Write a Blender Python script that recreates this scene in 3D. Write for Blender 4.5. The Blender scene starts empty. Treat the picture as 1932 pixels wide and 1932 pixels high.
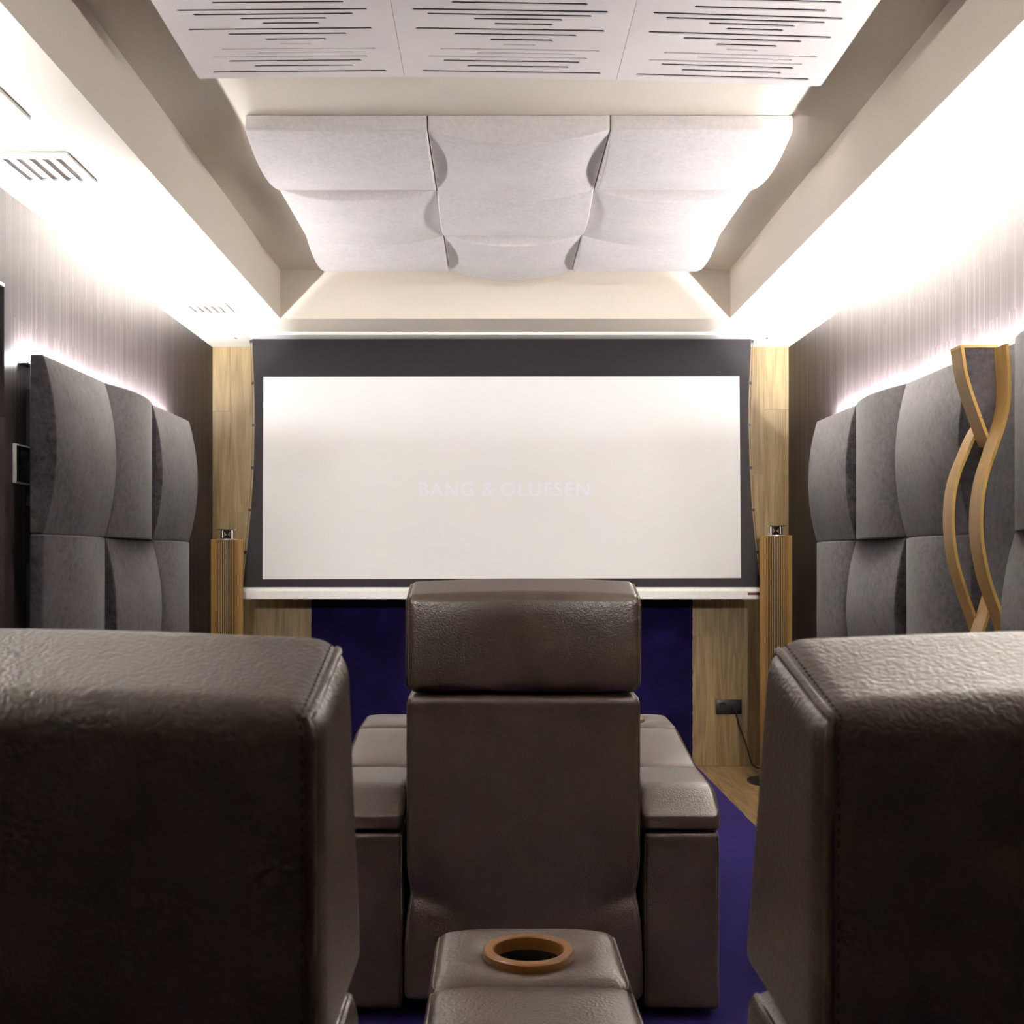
import bpy, bmesh, math, random
from mathutils import Vector, Matrix

random.seed(7)
SC = bpy.context.scene
COL = SC.collection

# ------------------------------------------------------------------ camera, world, exposure
F = 2115.0                     # focal length in pixels of the 1932 px frame
EYE = 1.184                    # camera height
VX, VY = 930.0, 1055.0         # vanishing point of the room's long axis
cam_d = bpy.data.cameras.new('camera')
cam = bpy.data.objects.new('camera', cam_d)
COL.objects.link(cam)
cam.location = (0, 0, EYE)
cam.rotation_euler = (math.radians(90), 0, 0)
cam_d.sensor_width = 36
cam_d.lens = 36 * F / 1932
cam_d.shift_x = (966 - VX) / 1932
cam_d.shift_y = (VY - 966) / 1932
cam_d.clip_start = 0.02
cam_d.dof.use_dof = True
cam_d.dof.focus_distance = 3.0
cam_d.dof.aperture_fstop = 16
SC.camera = cam

world = bpy.data.worlds.new('world')
SC.world = world
world.use_nodes = True
world.node_tree.nodes['Background'].inputs[0].default_value = (1.0, 0.93, 0.85, 1)
world.node_tree.nodes['Background'].inputs[1].default_value = 0.0
SC.view_settings.view_transform = 'Standard'
SC.view_settings.look = 'None'
SC.view_settings.gamma = 1
SC.view_settings.use_curve_mapping = False
SC.view_settings.exposure = 2.02
try:
    SC.cycles.use_denoising = True
    SC.cycles.max_bounces = 12
    SC.cycles.diffuse_bounces = 8
    SC.cycles.sample_clamp_indirect = 12
except Exception:
    pass

# light strips behind the wall panels: a recessed upward row beside the wall and a weaker rounded row above it
LED_UP_LEFT, LED_UP_RIGHT, LED_UP_NEAR = 760.0, 1050.0, 650.0
LED_ROUND = 50.0

# two warm fill lights added out of view, brightening the dark lower screen wall
for sx_ in (-0.75, 0.85):
    sp_d = bpy.data.lights.new('added_fill_spot', 'SPOT')
    sp_d.energy = 120
    sp_d.color = (1.0, 0.965, 0.91)
    sp_d.spot_size = math.radians(27)
    sp_d.spot_blend = 0.6
    sp_d.shadow_soft_size = 0.12
    sp = bpy.data.objects.new('added_fill_spot', sp_d)
    COL.objects.link(sp)
    sp.location = (sx_, -0.7, 2.30)
    sp.rotation_euler = (math.radians(90 - 8.5), 0, math.radians(4 if sx_ > 0 else -4))


def P(px, py, d):
    """point at depth d that the photograph shows at (px, py)"""
    return Vector(((px - VX) * d / F, d, EYE - (py - VY) * d / F))


# ------------------------------------------------------------------ materials
def nodes_of(name):
    m = bpy.data.materials.new(name)
    m.use_nodes = True
    nt = m.node_tree
    return m, nt, nt.nodes['Principled BSDF']


def setc(b, col, rough, metal=0.0, spec=0.5):
    b.inputs['Base Color'].default_value = (*col, 1)
    b.inputs['Roughness'].default_value = rough
    b.inputs['Metallic'].default_value = metal
    b.inputs['Specular IOR Level'].default_value = spec


def N(nt, t, **kw):
    n = nt.nodes.new(t)
    for k, v in kw.items():
        if k in n.inputs:
            n.inputs[k].default_value = v
        else:
            setattr(n, k, v)
    return n


def coords(nt, scale=(1, 1, 1), src='Object'):
    tc = N(nt, 'ShaderNodeTexCoord')
    mp = N(nt, 'ShaderNodeMapping')
    mp.inputs['Scale'].default_value = scale
    nt.links.new(tc.outputs[src], mp.inputs['Vector'])
    return mp.outputs['Vector']


def ramp(nt, fac, stops):
    r = N(nt, 'ShaderNodeValToRGB')
    el = r.color_ramp.elements
    el[0].position, el[0].color = stops[0][0], (*stops[0][1], 1)
    el[1].position, el[1].color = stops[-1][0], (*stops[-1][1], 1)
    for p, c in stops[1:-1]:
        e = el.new(p)
        e.color = (*c, 1)
    nt.links.new(fac, r.inputs['Fac'])
    return r.outputs['Color']


def bump(nt, b, height, strength, dist, prev=None):
    n = N(nt, 'ShaderNodeBump')
    n.inputs['Strength'].default_value = strength
    n.inputs['Distance'].default_value = dist
    nt.links.new(height, n.inputs['Height'])
    if prev is not None:
        nt.links.new(prev, n.inputs['Normal'])
    nt.links.new(n.outputs['Normal'], b.inputs['Normal'])
    return n.outputs['Normal']


def plain(name, col, rough=0.5, metal=0.0, spec=0.5, grain=0.0, gscale=60, gdist=0.001):
    m, nt, b = nodes_of(name)
    setc(b, col, rough, metal, spec)
    v = coords(nt)
    nz = N(nt, 'ShaderNodeTexNoise', Scale=gscale, Detail=3.0)
    nt.links.new(v, nz.inputs['Vector'])
    c = ramp(nt, nz.outputs['Fac'], [(0.3, tuple(x * 0.96 for x in col)), (0.7, tuple(min(1, x * 1.04) for x in col))])
    nt.links.new(c, b.inputs['Base Color'])
    if grain:
        bump(nt, b, nz.outputs['Fac'], grain, gdist)
    return m


def leather(name, col, rough=0.34, spec=0.75):
    m, nt, b = nodes_of(name)
    setc(b, col, rough, 0, spec)
    v = coords(nt)
    big = N(nt, 'ShaderNodeTexNoise', Scale=9.0, Detail=3.0)
    nt.links.new(v, big.inputs['Vector'])
    c = ramp(nt, big.outputs['Fac'], [(0.3, tuple(x * 0.88 for x in col)), (0.7, tuple(x * 1.08 for x in col))])
    nt.links.new(c, b.inputs['Base Color'])
    nz = N(nt, 'ShaderNodeTexNoise', Scale=70.0, Detail=2.0)
    nt.links.new(v, nz.inputs['Vector'])
    mx = N(nt, 'ShaderNodeMix', data_type='RGBA')
    mx.inputs[0].default_value = 0.012
    nt.links.new(v, mx.inputs[6])
    nt.links.new(nz.outputs['Color'], mx.inputs[7])
    vo = N(nt, 'ShaderNodeTexVoronoi', Scale=290.0)
    vo.feature = 'SMOOTH_F1'
    nt.links.new(mx.outputs[2], vo.inputs['Vector'])
    inv = N(nt, 'ShaderNodeMath', operation='SUBTRACT')
    inv.inputs[0].default_value = 1.0
    nt.links.new(vo.outputs['Distance'], inv.inputs[1])
    n1 = bump(nt, b, inv.outputs[0], 0.32, 0.0024)
    wr = N(nt, 'ShaderNodeTexNoise', Scale=16.0, Detail=2.0)
    nt.links.new(v, wr.inputs['Vector'])
    bump(nt, b, wr.outputs['Fac'], 0.10, 0.006, n1)
    b.inputs['Coat Weight'].default_value = 0.0
    return m


def suede(name, col, hi, sheen=0.25, gscale=38.0):
    m, nt, b = nodes_of(name)
    setc(b, col, 0.92, 0, 0.2)
    v = coords(nt)
    n1 = N(nt, 'ShaderNodeTexNoise', Scale=gscale, Detail=8.0, Roughness=0.75)
    nt.links.new(v, n1.inputs['Vector'])
    n2 = N(nt, 'ShaderNodeTexNoise', Scale=5.0, Detail=2.0)
    nt.links.new(v, n2.inputs['Vector'])
    ad = N(nt, 'ShaderNodeMath', operation='MULTIPLY_ADD')
    ad.inputs[1].default_value = 0.45
    nt.links.new(n2.outputs['Fac'], ad.inputs[0])
    nt.links.new(n1.outputs['Fac'], ad.inputs[2])
    c = ramp(nt, ad.outputs[0], [(0.58, col), (0.72, tuple((a + b) / 2 for a, b in zip(col, hi))), (0.92, hi)])
    nt.links.new(c, b.inputs['Base Color'])
    b.inputs['Sheen Weight'].default_value = sheen
    b.inputs['Sheen Roughness'].default_value = 0.5
    n3 = N(nt, 'ShaderNodeTexNoise', Scale=420.0, Detail=2.0)
    nt.links.new(v, n3.inputs['Vector'])
    bump(nt, b, n3.outputs['Fac'], 0.35, 0.001)
    return m


def veneer_wall():
    """dark vertical strip veneer on the long walls"""
    m, nt, b = nodes_of('dark_strip_veneer')
    setc(b, (0.05, 0.036, 0.032), 0.5, 0, 0.35)
    v = coords(nt, (1, 115, 0.55))
    n1 = N(nt, 'ShaderNodeTexNoise', Scale=1.0, Detail=3.0, Roughness=0.6)
    nt.links.new(v, n1.inputs['Vector'])
    v2 = coords(nt, (1, 1, 1))
    mp = N(nt, 'ShaderNodeMapping')
    mp.inputs['Rotation'].default_value = (math.radians(90), 0, math.radians(90))
    nt.links.new(v2, mp.inputs['Vector'])
    sx = N(nt, 'ShaderNodeSeparateXYZ')
    nt.links.new(v2, sx.inputs[0])
    cx = N(nt, 'ShaderNodeCombineXYZ')
    nt.links.new(sx.outputs['Z'], cx.inputs['X'])
    nt.links.new(sx.outputs['Y'], cx.inputs['Y'])
    br = N(nt, 'ShaderNodeTexBrick', Scale=1.0)
    br.inputs['Color1'].default_value = (0.0, 0, 0, 1)
    br.inputs['Color2'].default_value = (1, 1, 1, 1)
    br.inputs['Mortar'].default_value = (0.5, 0.5, 0.5, 1)
    br.inputs['Mortar Size'].default_value = 0.0
    br.inputs['Brick Width'].default_value = 0.55
    br.inputs['Row Height'].default_value = 0.009
    br.offset = 0.37
    nt.links.new(cx.outputs[0], br.inputs['Vector'])
    mx = N(nt, 'ShaderNodeMix', data_type='RGBA')
    mx.inputs[0].default_value = 0.45
    nt.links.new(n1.outputs['Color'], mx.inputs[6])
    nt.links.new(br.outputs['Color'], mx.inputs[7])
    bw = N(nt, 'ShaderNodeRGBToBW')
    nt.links.new(mx.outputs[2], bw.inputs[0])
    c = ramp(nt, bw.outputs[0], [(0.2, (0.017, 0.0115, 0.0115)), (0.5, (0.034, 0.024, 0.0245)), (0.85, (0.080, 0.063, 0.064))])
    nt.links.new(c, b.inputs['Base Color'])
    bump(nt, b, bw.outputs[0], 0.12, 0.001)
    return m


def oak(name, axis, dark, light, rough=0.45):
    """oak planks; the per-plank tone comes from the mesh attribute 'tone'. axis = grain direction"""
    m, nt, b = nodes_of(name)
    setc(b, light, rough, 0, 0.4)
    at = N(nt, 'ShaderNodeAttribute', attribute_name='tone')
    off = N(nt, 'ShaderNodeVectorMath', operation='SCALE')
    off.inputs['Scale'].default_value = 37.0
    nt.links.new(at.outputs['Color'], off.inputs[0])
    tc = N(nt, 'ShaderNodeTexCoord')
    ad = N(nt, 'ShaderNodeVectorMath', operation='ADD')
    nt.links.new(tc.outputs['Object'], ad.inputs[0])
    nt.links.new(off.outputs[0], ad.inputs[1])
    mp = N(nt, 'ShaderNodeMapping')
    s = [14, 14, 14]
    s['xyz'.index(axis)] = 1.1
    mp.inputs['Scale'].default_value = s
    nt.links.new(ad.outputs[0], mp.inputs['Vector'])
    n1 = N(nt, 'ShaderNodeTexNoise', Scale=1.0, Detail=2.0, Distortion=0.6)
    nt.links.new(mp.outputs[0], n1.inputs['Vector'])
    wv = N(nt, 'ShaderNodeMath', operation='MULTIPLY')
    wv.inputs[1].default_value = 26.0
    nt.links.new(n1.outputs['Fac'], wv.inputs[0])
    sn = N(nt, 'ShaderNodeMath', operation='SINE')
    nt.links.new(wv.outputs[0], sn.inputs[0])
    mp2 = N(nt, 'ShaderNodeMapping')
    s2 = [260, 260, 260]
    s2['xyz'.index(axis)] = 5.0
    mp2.inputs['Scale'].default_value = s2
    nt.links.new(ad.outputs[0], mp2.inputs['Vector'])
    n2 = N(nt, 'ShaderNodeTexNoise', Scale=1.0, Detail=3.0)
    nt.links.new(mp2.outputs[0], n2.inputs['Vector'])
    a1 = N(nt, 'ShaderNodeMath', operation='MULTIPLY_ADD')
    a1.inputs[1].default_value = 0.13
    nt.links.new(sn.outputs[0], a1.inputs[0])
    nt.links.new(n2.outputs['Fac'], a1.inputs[2])
    sp = N(nt, 'ShaderNodeSeparateColor')
    nt.links.new(at.outputs['Color'], sp.inputs[0])
    a2 = N(nt, 'ShaderNodeMath', operation='MULTIPLY_ADD')
    a2.inputs[1].default_value = 0.28
    nt.links.new(sp.outputs[0], a2.inputs[0])
    nt.links.new(a1.outputs[0], a2.inputs[2])
    c = ramp(nt, a2.outputs[0], [(0.32, dark), (0.95, light)])
    nt.links.new(c, b.inputs['Base Color'])
    bump(nt, b, a1.outputs[0], 0.12, 0.001)
    return m


def fine_wood(name, col, axis='z', rough=0.4, amp=0.16):
    m, nt, b = nodes_of(name)
    setc(b, col, rough, 0, 0.45)
    s = [120, 120, 120]
    s['xyz'.index(axis)] = 3.0
    v = coords(nt, s)
    n1 = N(nt, 'ShaderNodeTexNoise', Scale=1.0, Detail=3.0)
    nt.links.new(v, n1.inputs['Vector'])
    c = ramp(nt, n1.outputs['Fac'], [(0.25, tuple(x * (1 - amp) for x in col)), (0.75, tuple(min(1, x * (1 + amp)) for x in col))])
    nt.links.new(c, b.inputs['Base Color'])
    return m


def carpet_mat():
    m, nt, b = nodes_of('blue_pile')
    col = (0.030, 0.018, 0.125)
    setc(b, col, 0.95, 0, 0.1)
    v = coords(nt, (1, 1, 1))
    vs = coords(nt, (5, 9, 5))
    n1 = N(nt, 'ShaderNodeTexNoise', Scale=1.0, Detail=4.0, Roughness=0.55)
    nt.links.new(vs, n1.inputs['Vector'])
    c = ramp(nt, n1.outputs['Fac'], [(0.36, (0.0040, 0.0022, 0.020)), (0.58, (0.0075, 0.0042, 0.042)), (0.7, (0.013, 0.0072, 0.068))])
    nt.links.new(c, b.inputs['Base Color'])
    b.inputs['Sheen Weight'].default_value = 1.0
    b.inputs['Sheen Roughness'].default_value = 0.3
    b.inputs['Sheen Tint'].default_value = (0.27, 0.19, 1.0, 1)
    n2 = N(nt, 'ShaderNodeTexNoise', Scale=500.0, Detail=2.0)
    nt.links.new(v, n2.inputs['Vector'])
    bump(nt, b, n2.outputs['Fac'], 0.8, 0.003)
    return m


def emitter(name, col, strength):
    m, nt, b = nodes_of(name)
    setc(b, (0.8, 0.8, 0.8), 0.5)
    b.inputs['Emission Color'].default_value = (*col, 1)
    b.inputs['Emission Strength'].default_value = strength
    return m


M = dict(
    ceiling=plain('warm_white_plaster', (0.74, 0.675, 0.585), 0.85, 0, 0.2, 0.05, 300, 0.0005),
    veneer=veneer_wall(),
    leather=leather('brown_leather', (0.067, 0.043, 0.0315)),
    suede=suede('charcoal_suede', (0.0150, 0.0122, 0.0142), (0.068, 0.057, 0.063)),
    felt=suede('pale_felt', (0.72, 0.68, 0.68), (0.84, 0.80, 0.79), 0.1, 60),
    oakwall=oak('oak_wall_planks', 'z', (0.19, 0.125, 0.055), (0.40, 0.28, 0.135)),
    oakfloor=oak('oak_floor_planks', 'y', (0.20, 0.12, 0.05), (0.42, 0.28, 0.13), 0.4),
    carpet=carpet_mat(),
    gloss=plain('white_gloss_lacquer', (0.91, 0.845, 0.83), 0.07, 0, 0.55, gscale=3),
    slotdark=plain('dark_slot_backing', (0.012, 0.008, 0.009), 0.8),
    white=plain('white_paint', (0.86, 0.84, 0.82), 0.4),
    alu=plain('brushed_aluminium', (0.72, 0.70, 0.70), 0.28, 1.0),
    chrome=plain('polished_aluminium', (0.80, 0.79, 0.80), 0.10, 1.0),
    screenblack=plain('black_screen_cloth', (0.022, 0.018, 0.020), 0.75, 0, 0.25),
    screenwhite=plain('white_screen_cloth', (0.83, 0.83, 0.825), 0.9, 0, 0.1, gscale=0.3),
    screentext=plain('painted_projected_lettering', (0.88, 0.865, 0.98), 0.9, 0, 0.1, gscale=0.3),
    blackplastic=plain('black_plastic', (0.013, 0.012, 0.012), 0.4),
    blackglass=plain('black_glass', (0.008, 0.010, 0.010), 0.06),
    slatwood=fine_wood('honey_oak_slats', (0.44, 0.26, 0.085)),
    plyface=fine_wood('birch_ply_face', (0.36, 0.215, 0.066)),
    plyedge=fine_wood('birch_ply_edge', (0.60, 0.38, 0.11)),
    cupwood=fine_wood('amber_stained_wood', (0.215, 0.088, 0.022), 'x', 0.3),
    taupe=plain('taupe_plaster', (0.20, 0.165, 0.135), 0.85),
    darkdoor=plain('dark_door_laminate', (0.030, 0.021, 0.020), 0.45),
    thread=plain('seam_thread', (0.028, 0.020, 0.016), 0.8),
    redlabel=plain('dark_red_label', (0.10, 0.020, 0.014), 0.5),
    greypaint=plain('grey_plaster', (0.60, 0.55, 0.52), 0.8),
    ledl=emitter('led_up_left', (0.95, 0.965, 1.0), LED_UP_LEFT),
    ledn=emitter('led_up_near_left', (0.95, 0.965, 1.0), LED_UP_NEAR),
    ledr=emitter('led_up_right', (0.95, 0.965, 1.0), LED_UP_RIGHT),
    ledround=emitter('led_round', (0.98, 0.97, 0.96), LED_ROUND),
    paleglass=plain('pale_frosted_panel', (0.74, 0.76, 0.70), 0.3),
)


# ------------------------------------------------------------------ object helpers
def tag(o, label=None, cat=None, group=None, kind=None):
    if label:
        o['label'] = label
    if cat:
        o['category'] = cat
    if group:
        o['group'] = group
    if kind:
        o['kind'] = kind
    return o


def thing(name, label, cat, loc, group=None):
    o = bpy.data.objects.new(name, None)
    o.empty_display_size = 0.1
    COL.objects.link(o)
    o.location = loc
    return tag(o, label, cat, group)


def obj(name, bm, mat, parent=None, smooth=40, off=None):
    """link bm as one mesh object; off = subtract this point from all coordinates"""
    if off is not None:
        bmesh.ops.translate(bm, verts=bm.verts, vec=-Vector(off))
    bmesh.ops.recalc_face_normals(bm, faces=bm.faces)
    me = bpy.data.meshes.new(name)
    bm.to_mesh(me)
    bm.free()
    for m in (mat if isinstance(mat, (list, tuple)) else [mat]):
        me.materials.append(m)
    if smooth:
        me.polygons.foreach_set('use_smooth', [True] * len(me.polygons))
        me.set_sharp_from_angle(angle=math.radians(smooth))
    o = bpy.data.objects.new(name, me)
    COL.objects.link(o)
    if parent:
        o.parent = parent
    return o


def box(bm, x0, x1, y0, y1, z0, z1, mi=0):
    vs = [bm.verts.new((x, y, z)) for x in (x0, x1) for y in (y0, y1) for z in (z0, z1)]
    out = []
    for q in ((0, 1, 3, 2), (4, 6, 7, 5), (0, 4, 5, 1), (2, 3, 7, 6), (0, 2, 6, 4), (1, 5, 7, 3)):
        f = bm.faces.new([vs[i] for i in q])
        f.material_index = mi
        out.append(f)
    return out


def bevbox(bm, x0, x1, y0, y1, z0, z1, r, seg=2):
    t = bmesh.new()
    box(t, x0, x1, y0, y1, z0, z1)
    bmesh.ops.bevel(t, geom=list(t.edges), offset=r, segments=seg, profile=0.5, affect='EDGES')
    merge(bm, t)


def merge(bm, t):
    idx = {}
    for v in t.verts:
        idx[v] = bm.verts.new(v.co)
    for f in t.faces:
        try:
            g = bm.faces.new([idx[v] for v in f.verts])
            g.material_index = f.material_index
        except ValueError:
            pass
    t.free()


def prism(bm, poly, a, b, axis='y'):
    """extrude a 2-D outline along an axis. axis y: poly in (x,z); axis x: poly in (y,z); axis z: poly in (x,y)"""
    def mk(p, t):
        return {'y': (p[0], t, p[1]), 'x': (t, p[0], p[1]), 'z': (p[0], p[1], t)}[axis]
    A = [bm.verts.new(mk(p, a)) for p in poly]
    B = [bm.verts.new(mk(p, b)) for p in poly]
    n = len(poly)
    bm.faces.new(A)
    bm.faces.new(B[::-1])
    for i in range(n):
        bm.faces.new((A[i], A[(i + 1) % n], B[(i + 1) % n], B[i]))


def tube(bm, pts, r, seg=8, closed=False):
    pts = [Vector(p) for p in pts]
    n = len(pts)
    rings = []
    up = Vector((0.31, 0.17, 0.93))
    for i, p in enumerate(pts):
        a = pts[(i - 1) % n] if (closed or i > 0) else p
        c = pts[(i + 1) % n] if (closed or i < n - 1) else p
        t = (c - a).normalized()
        u = t.cross(up)
        if u.length < 1e-3:
            u = t.cross(Vector((1, 0, 0)))
        u.normalize()
        w = t.cross(u)
        rings.append([bm.verts.new(p + (u * math.cos(k * 2 * math.pi / seg) + w * math.sin(k * 2 * math.pi / seg)) * r) for k in range(seg)])
    m = n if closed else n - 1
    for i in range(m):
        A, B = rings[i], rings[(i + 1) % n]
        for k in range(seg):
            bm.faces.new((A[k], A[(k + 1) % seg], B[(k + 1) % seg], B[k]))
    if not closed:
        bm.faces.new(rings[0])
        bm.faces.new(rings[-1][::-1])


def lathe(bm, prof, cx=0, cy=0, seg=40, cap=True):
    """prof: list of (radius, z)"""
    rings = []
    for r, z in prof:
        rings.append([bm.verts.new((cx + r * math.cos(k * 2 * math.pi / seg), cy + r * math.sin(k * 2 * math.pi / seg), z)) for k in range(seg)])
    for i in range(len(rings) - 1):
        A, B = rings[i], rings[i + 1]
        for k in range(seg):
            bm.faces.new((A[k], A[(k + 1) % seg], B[(k + 1) % seg], B[k]))
    if cap:
        bm.faces.new(rings[0][::-1])
        bm.faces.new(rings[-1])


def spline(pts, n=8):
    pts = [Vector(p) for p in pts]
    out = []
    for i in range(len(pts) - 1):
        p0 = pts[max(i - 1, 0)]
        p1, p2 = pts[i], pts[i + 1]
        p3 = pts[min(i + 2, len(pts) - 1)]
        for k in range(n):
            t = k / n
            out.append(0.5 * ((2 * p1) + (p2 - p0) * t + (2 * p0 - 5 * p1 + 4 * p2 - p3) * t * t + (3 * p1 - p0 - 3 * p2 + p3) * t ** 3))
    out.append(pts[-1])
    return out


# soft cushions: a box whose surface grid is rounded, then bent by fn(x, y, z) -> (x, y, z)
class Cushion:
    def __init__(self, sx, sy, sz, r, n=(14, 8, 14), fn=None, center=(0, 0, 0), k=4):
        self.h = (sx / 2, sy / 2, sz / 2)
        self.r, self.fn, self.c, self.n, self.k = r, fn, Vector(center), n, k

    def axis(self, i):
        h, r = self.h[i], min(self.r, self.h[i] * 0.98)
        arc = [h - r + r * math.tan(math.radians(45 * j / self.k)) for j in range(self.k + 1)]
        inner = [-(h - r) + 2 * (h - r) * j / self.n[i] for j in range(1, self.n[i])]
        return [-a for a in arc[::-1]] + inner + arc

    def at(self, p):
        q = [max(-(self.h[i] - self.r), min(self.h[i] - self.r, p[i])) for i in range(3)]
        d = Vector([p[i] - q[i] for i in range(3)])
        v = Vector(q)
        if d.length > 1e-9:
            v = v + d.normalized() * self.r
        if self.fn:
            v = Vector(self.fn(v.x, v.y, v.z))
        return v + self.c

    def add(self, bm):
        ax = [self.axis(i) for i in range(3)]
        L = [len(a) for a in ax]
        vm = {}

        def V(i, j, k):
            key = (i, j, k)
            if key not in vm:
                vm[key] = bm.verts.new(self.at((ax[0][i], ax[1][j], ax[2][k])))
            return vm[key]
        for k in (0, L[2] - 1):
            for i in range(L[0] - 1):
                for j in range(L[1] - 1):
                    bm.faces.new((V(i, j, k), V(i + 1, j, k), V(i + 1, j + 1, k), V(i, j + 1, k)))
        for j in (0, L[1] - 1):
            for i in range(L[0] - 1):
                for k in range(L[2] - 1):
                    bm.faces.new((V(i, j, k), V(i + 1, j, k), V(i + 1, j, k + 1), V(i, j, k + 1)))
        for i in (0, L[0] - 1):
            for j in range(L[1] - 1):
                for k in range(L[2] - 1):
                    bm.faces.new((V(i, j, k), V(i, j + 1, k), V(i, j + 1, k + 1), V(i, j, k + 1)))

    def path(self, corners, step=0.012):
        out = []
        for a, b in zip(corners[:-1], corners[1:]):
            a, b = Vector(a), Vector(b)
            m = max(2, int((b - a).length / step))
            for t in range(m):
                out.append(self.at(a.lerp(b, t / m)))
        out.append(self.at(Vector(corners[-1])))
        return out


def dup(root, loc, label, group=None):
    """copy a thing, its parts and their sub-parts"""
    r = root.copy()
    COL.objects.link(r)
    r.location = loc
    r['label'] = label
    if group:
        r['group'] = group
    for ch in [o for o in root.children]:
        c = ch.copy()
        COL.objects.link(c)
        c.parent = r
        for g in [o for o in ch.children]:
            d = g.copy()
            COL.objects.link(d)
            d.parent = c
    return r


# ------------------------------------------------------------------ room shell
XL, XR = -1.606, 1.694
YB, YF = 6.42, -1.15
ZS, ZC = 2.398, 2.644          # soffit underside, tray ceiling
TX0, TX1, TY0, TY1 = -1.073, 1.195, 0.3, 5.655

# floor: oak planks running towards the screen
bm = bmesh.new()
tone = bm.loops.layers.color.new('tone')


def plank(bm, lay, x0, x1, y0, y1, z0, z1, t, g=0.0006):
    for f in box(bm, x0 + g, x1 - g, y0, y1, z0, z1):
        for l in f.loops:
            l[lay] = (t[0], t[1], t[2], 1)


def rt():
    return (random.random(), random.random(), random.random())


cuts = [-1.606, -1.42, -1.24, -1.06, -0.6, 0.0, 0.6, 1.02, 1.275, 1.455, 1.694]
for a, b in zip(cuts[:-1], cuts[1:]):
    y = YF
    while y < YB:
        e = y + random.uniform(1.1, 1.7)
        if 1.0 < a < 1.1:
            e = {True: 6.22}.get(y < 6.2 and e > 5.2, e)
        if e > YB - 0.15:
            e = YB
        plank(bm, tone, a, b, y, e, -0.03, 0.0, rt())
        y = e
tag(obj('floor', bm, M['oakfloor'], smooth=0), kind='structure')

# back wall: vertical oak planks
bm = bmesh.new()
tone = bm.loops.layers.color.new('tone')


def wx(px):
    return (px - VX) * YB / F


def wz(py):
    return EYE - (py - VY) * YB / F


def vplank(x0, x1, z0, z1, t=None, g=0.0005):
    t = t or rt()
    for f in box(bm, x0 + g, x1 - g, YB, YB + 0.03, z0 + g, z1 - g):
        for l in f.loops:
            l[tone] = (t[0], t[1], t[2], 1)


zt = ZS
vplank(XL, wx(435), wz(776), zt, (0.9, 0.2, 0.3))
vplank(XL, wx(435), 0, wz(776), (0.55, 0.5, 0.1))
vplank(wx(435), wx(486), wz(966), zt, (0.75, 0.8, 0.6))
vplank(wx(435), wx(486), 0, wz(966), (0.2, 0.4, 0.9))
vplank(wx(486), wx(537), 0, 1.3, (0.15, 0.1, 0.7))
vplank(wx(486), wx(537), 1.3, zt)
vplank(wx(537), wx(588), 0, 1.5, (0.3, 0.6, 0.2))
vplank(wx(537), wx(588), 1.5, zt)
n = 14
for i in range(n):
    a = wx(588) + (wx(1306) - wx(588)) * i / n
    b = wx(588) + (wx(1306) - wx(588)) * (i + 1) / n
    vplank(a, b, 0, zt)
vplank(wx(1306), wx(1352), wz(1200), zt)
vplank(wx(1306), wx(1352), 0, wz(1200), (0.5, 0.15, 0.4))
vplank(wx(1352), wx(1404), 0, zt, (0.25, 0.75, 0.35))
vplank(wx(1404), wx(1441), 0, wz(896), (0.65, 0.3, 0.85))
vplank(wx(1404), wx(1441), wz(896), zt, (0.55, 0.9, 0.5))
vplank(wx(1441), XR, wz(773), zt, (0.95, 0.35, 0.15))
vplank(wx(1441), XR, 0, wz(773), (0.6, 0.65, 0.75))
tag(obj('wall_back', bm, M['oakwall'], smooth=0), kind='structure')

# left wall with a recessed doorway near the camera
DY1, DZ = 3.684, 2.09
bm = bmesh.new()
box(bm, XL - 0.12, XL, DY1, YB + 0.03, 0, ZC + 0.1)
box(bm, XL - 0.12, XL, YF, 2.75, 0, ZC + 0.1)
box(bm, XL - 0.12, XL, 2.75, DY1, DZ, ZC + 0.1)
tag(obj('wall_left', bm, M['veneer'], smooth=0), kind='structure')
bm = bmesh.new()
box(bm, XR, XR + 0.12, YF, YB + 0.03, 0, ZC + 0.1)
tag(obj('wall_right', bm, M['veneer'], smooth=0), kind='structure')
bm = bmesh.new()
box(bm, XL - 0.12, XR + 0.12, YF - 0.12, YF, 0, ZC + 0.1)
tag(obj('wall_rear', bm, M['taupe'], smooth=0), kind='structure')
d = thing('door_1', 'dark flush door set back in the left wall at the edge of view', 'door', (XL - 0.08, 3.2, 0))
d['kind'] = 'structure'
bm = bmesh.new()
box(bm, XL - 0.115, XL - 0.075, 2.79, 3.645, 0.006, 2.05)
obj('door_leaf', bm, M['darkdoor'], d, 0, d.location)
bm = bmesh.new()
box(bm, XL - 0.118, XL - 0.05, 3.645, DY1 - 0.001, 0, DZ - 0.001)
box(bm, XL - 0.118, XL - 0.05, 2.751, 2.79, 0, DZ - 0.001)
box(bm, XL - 0.118, XL - 0.05, 2.79, 3.645, 2.05, DZ - 0.001)
obj('door_frame', bm, M['darkdoor'], d, 0, d.location)
bm = bmesh.new()
tube(bm, [(XL - 0.076, 2.86, 1.0), (XL - 0.045, 2.86, 1.0), (XL - 0.04, 2.88, 1.0), (XL - 0.04, 2.99, 1.0)], 0.009)
obj('door_handle', bm, M['alu'], d, 40, d.location)
bm = bmesh.new()
box(bm, XL - 0.04, XL + 0.003, 2.752, DY1 - 0.002, DZ - 0.012, DZ - 0.0015)
tag(obj('trim_1', bm, M['alu'], smooth=0), kind='structure')

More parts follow.
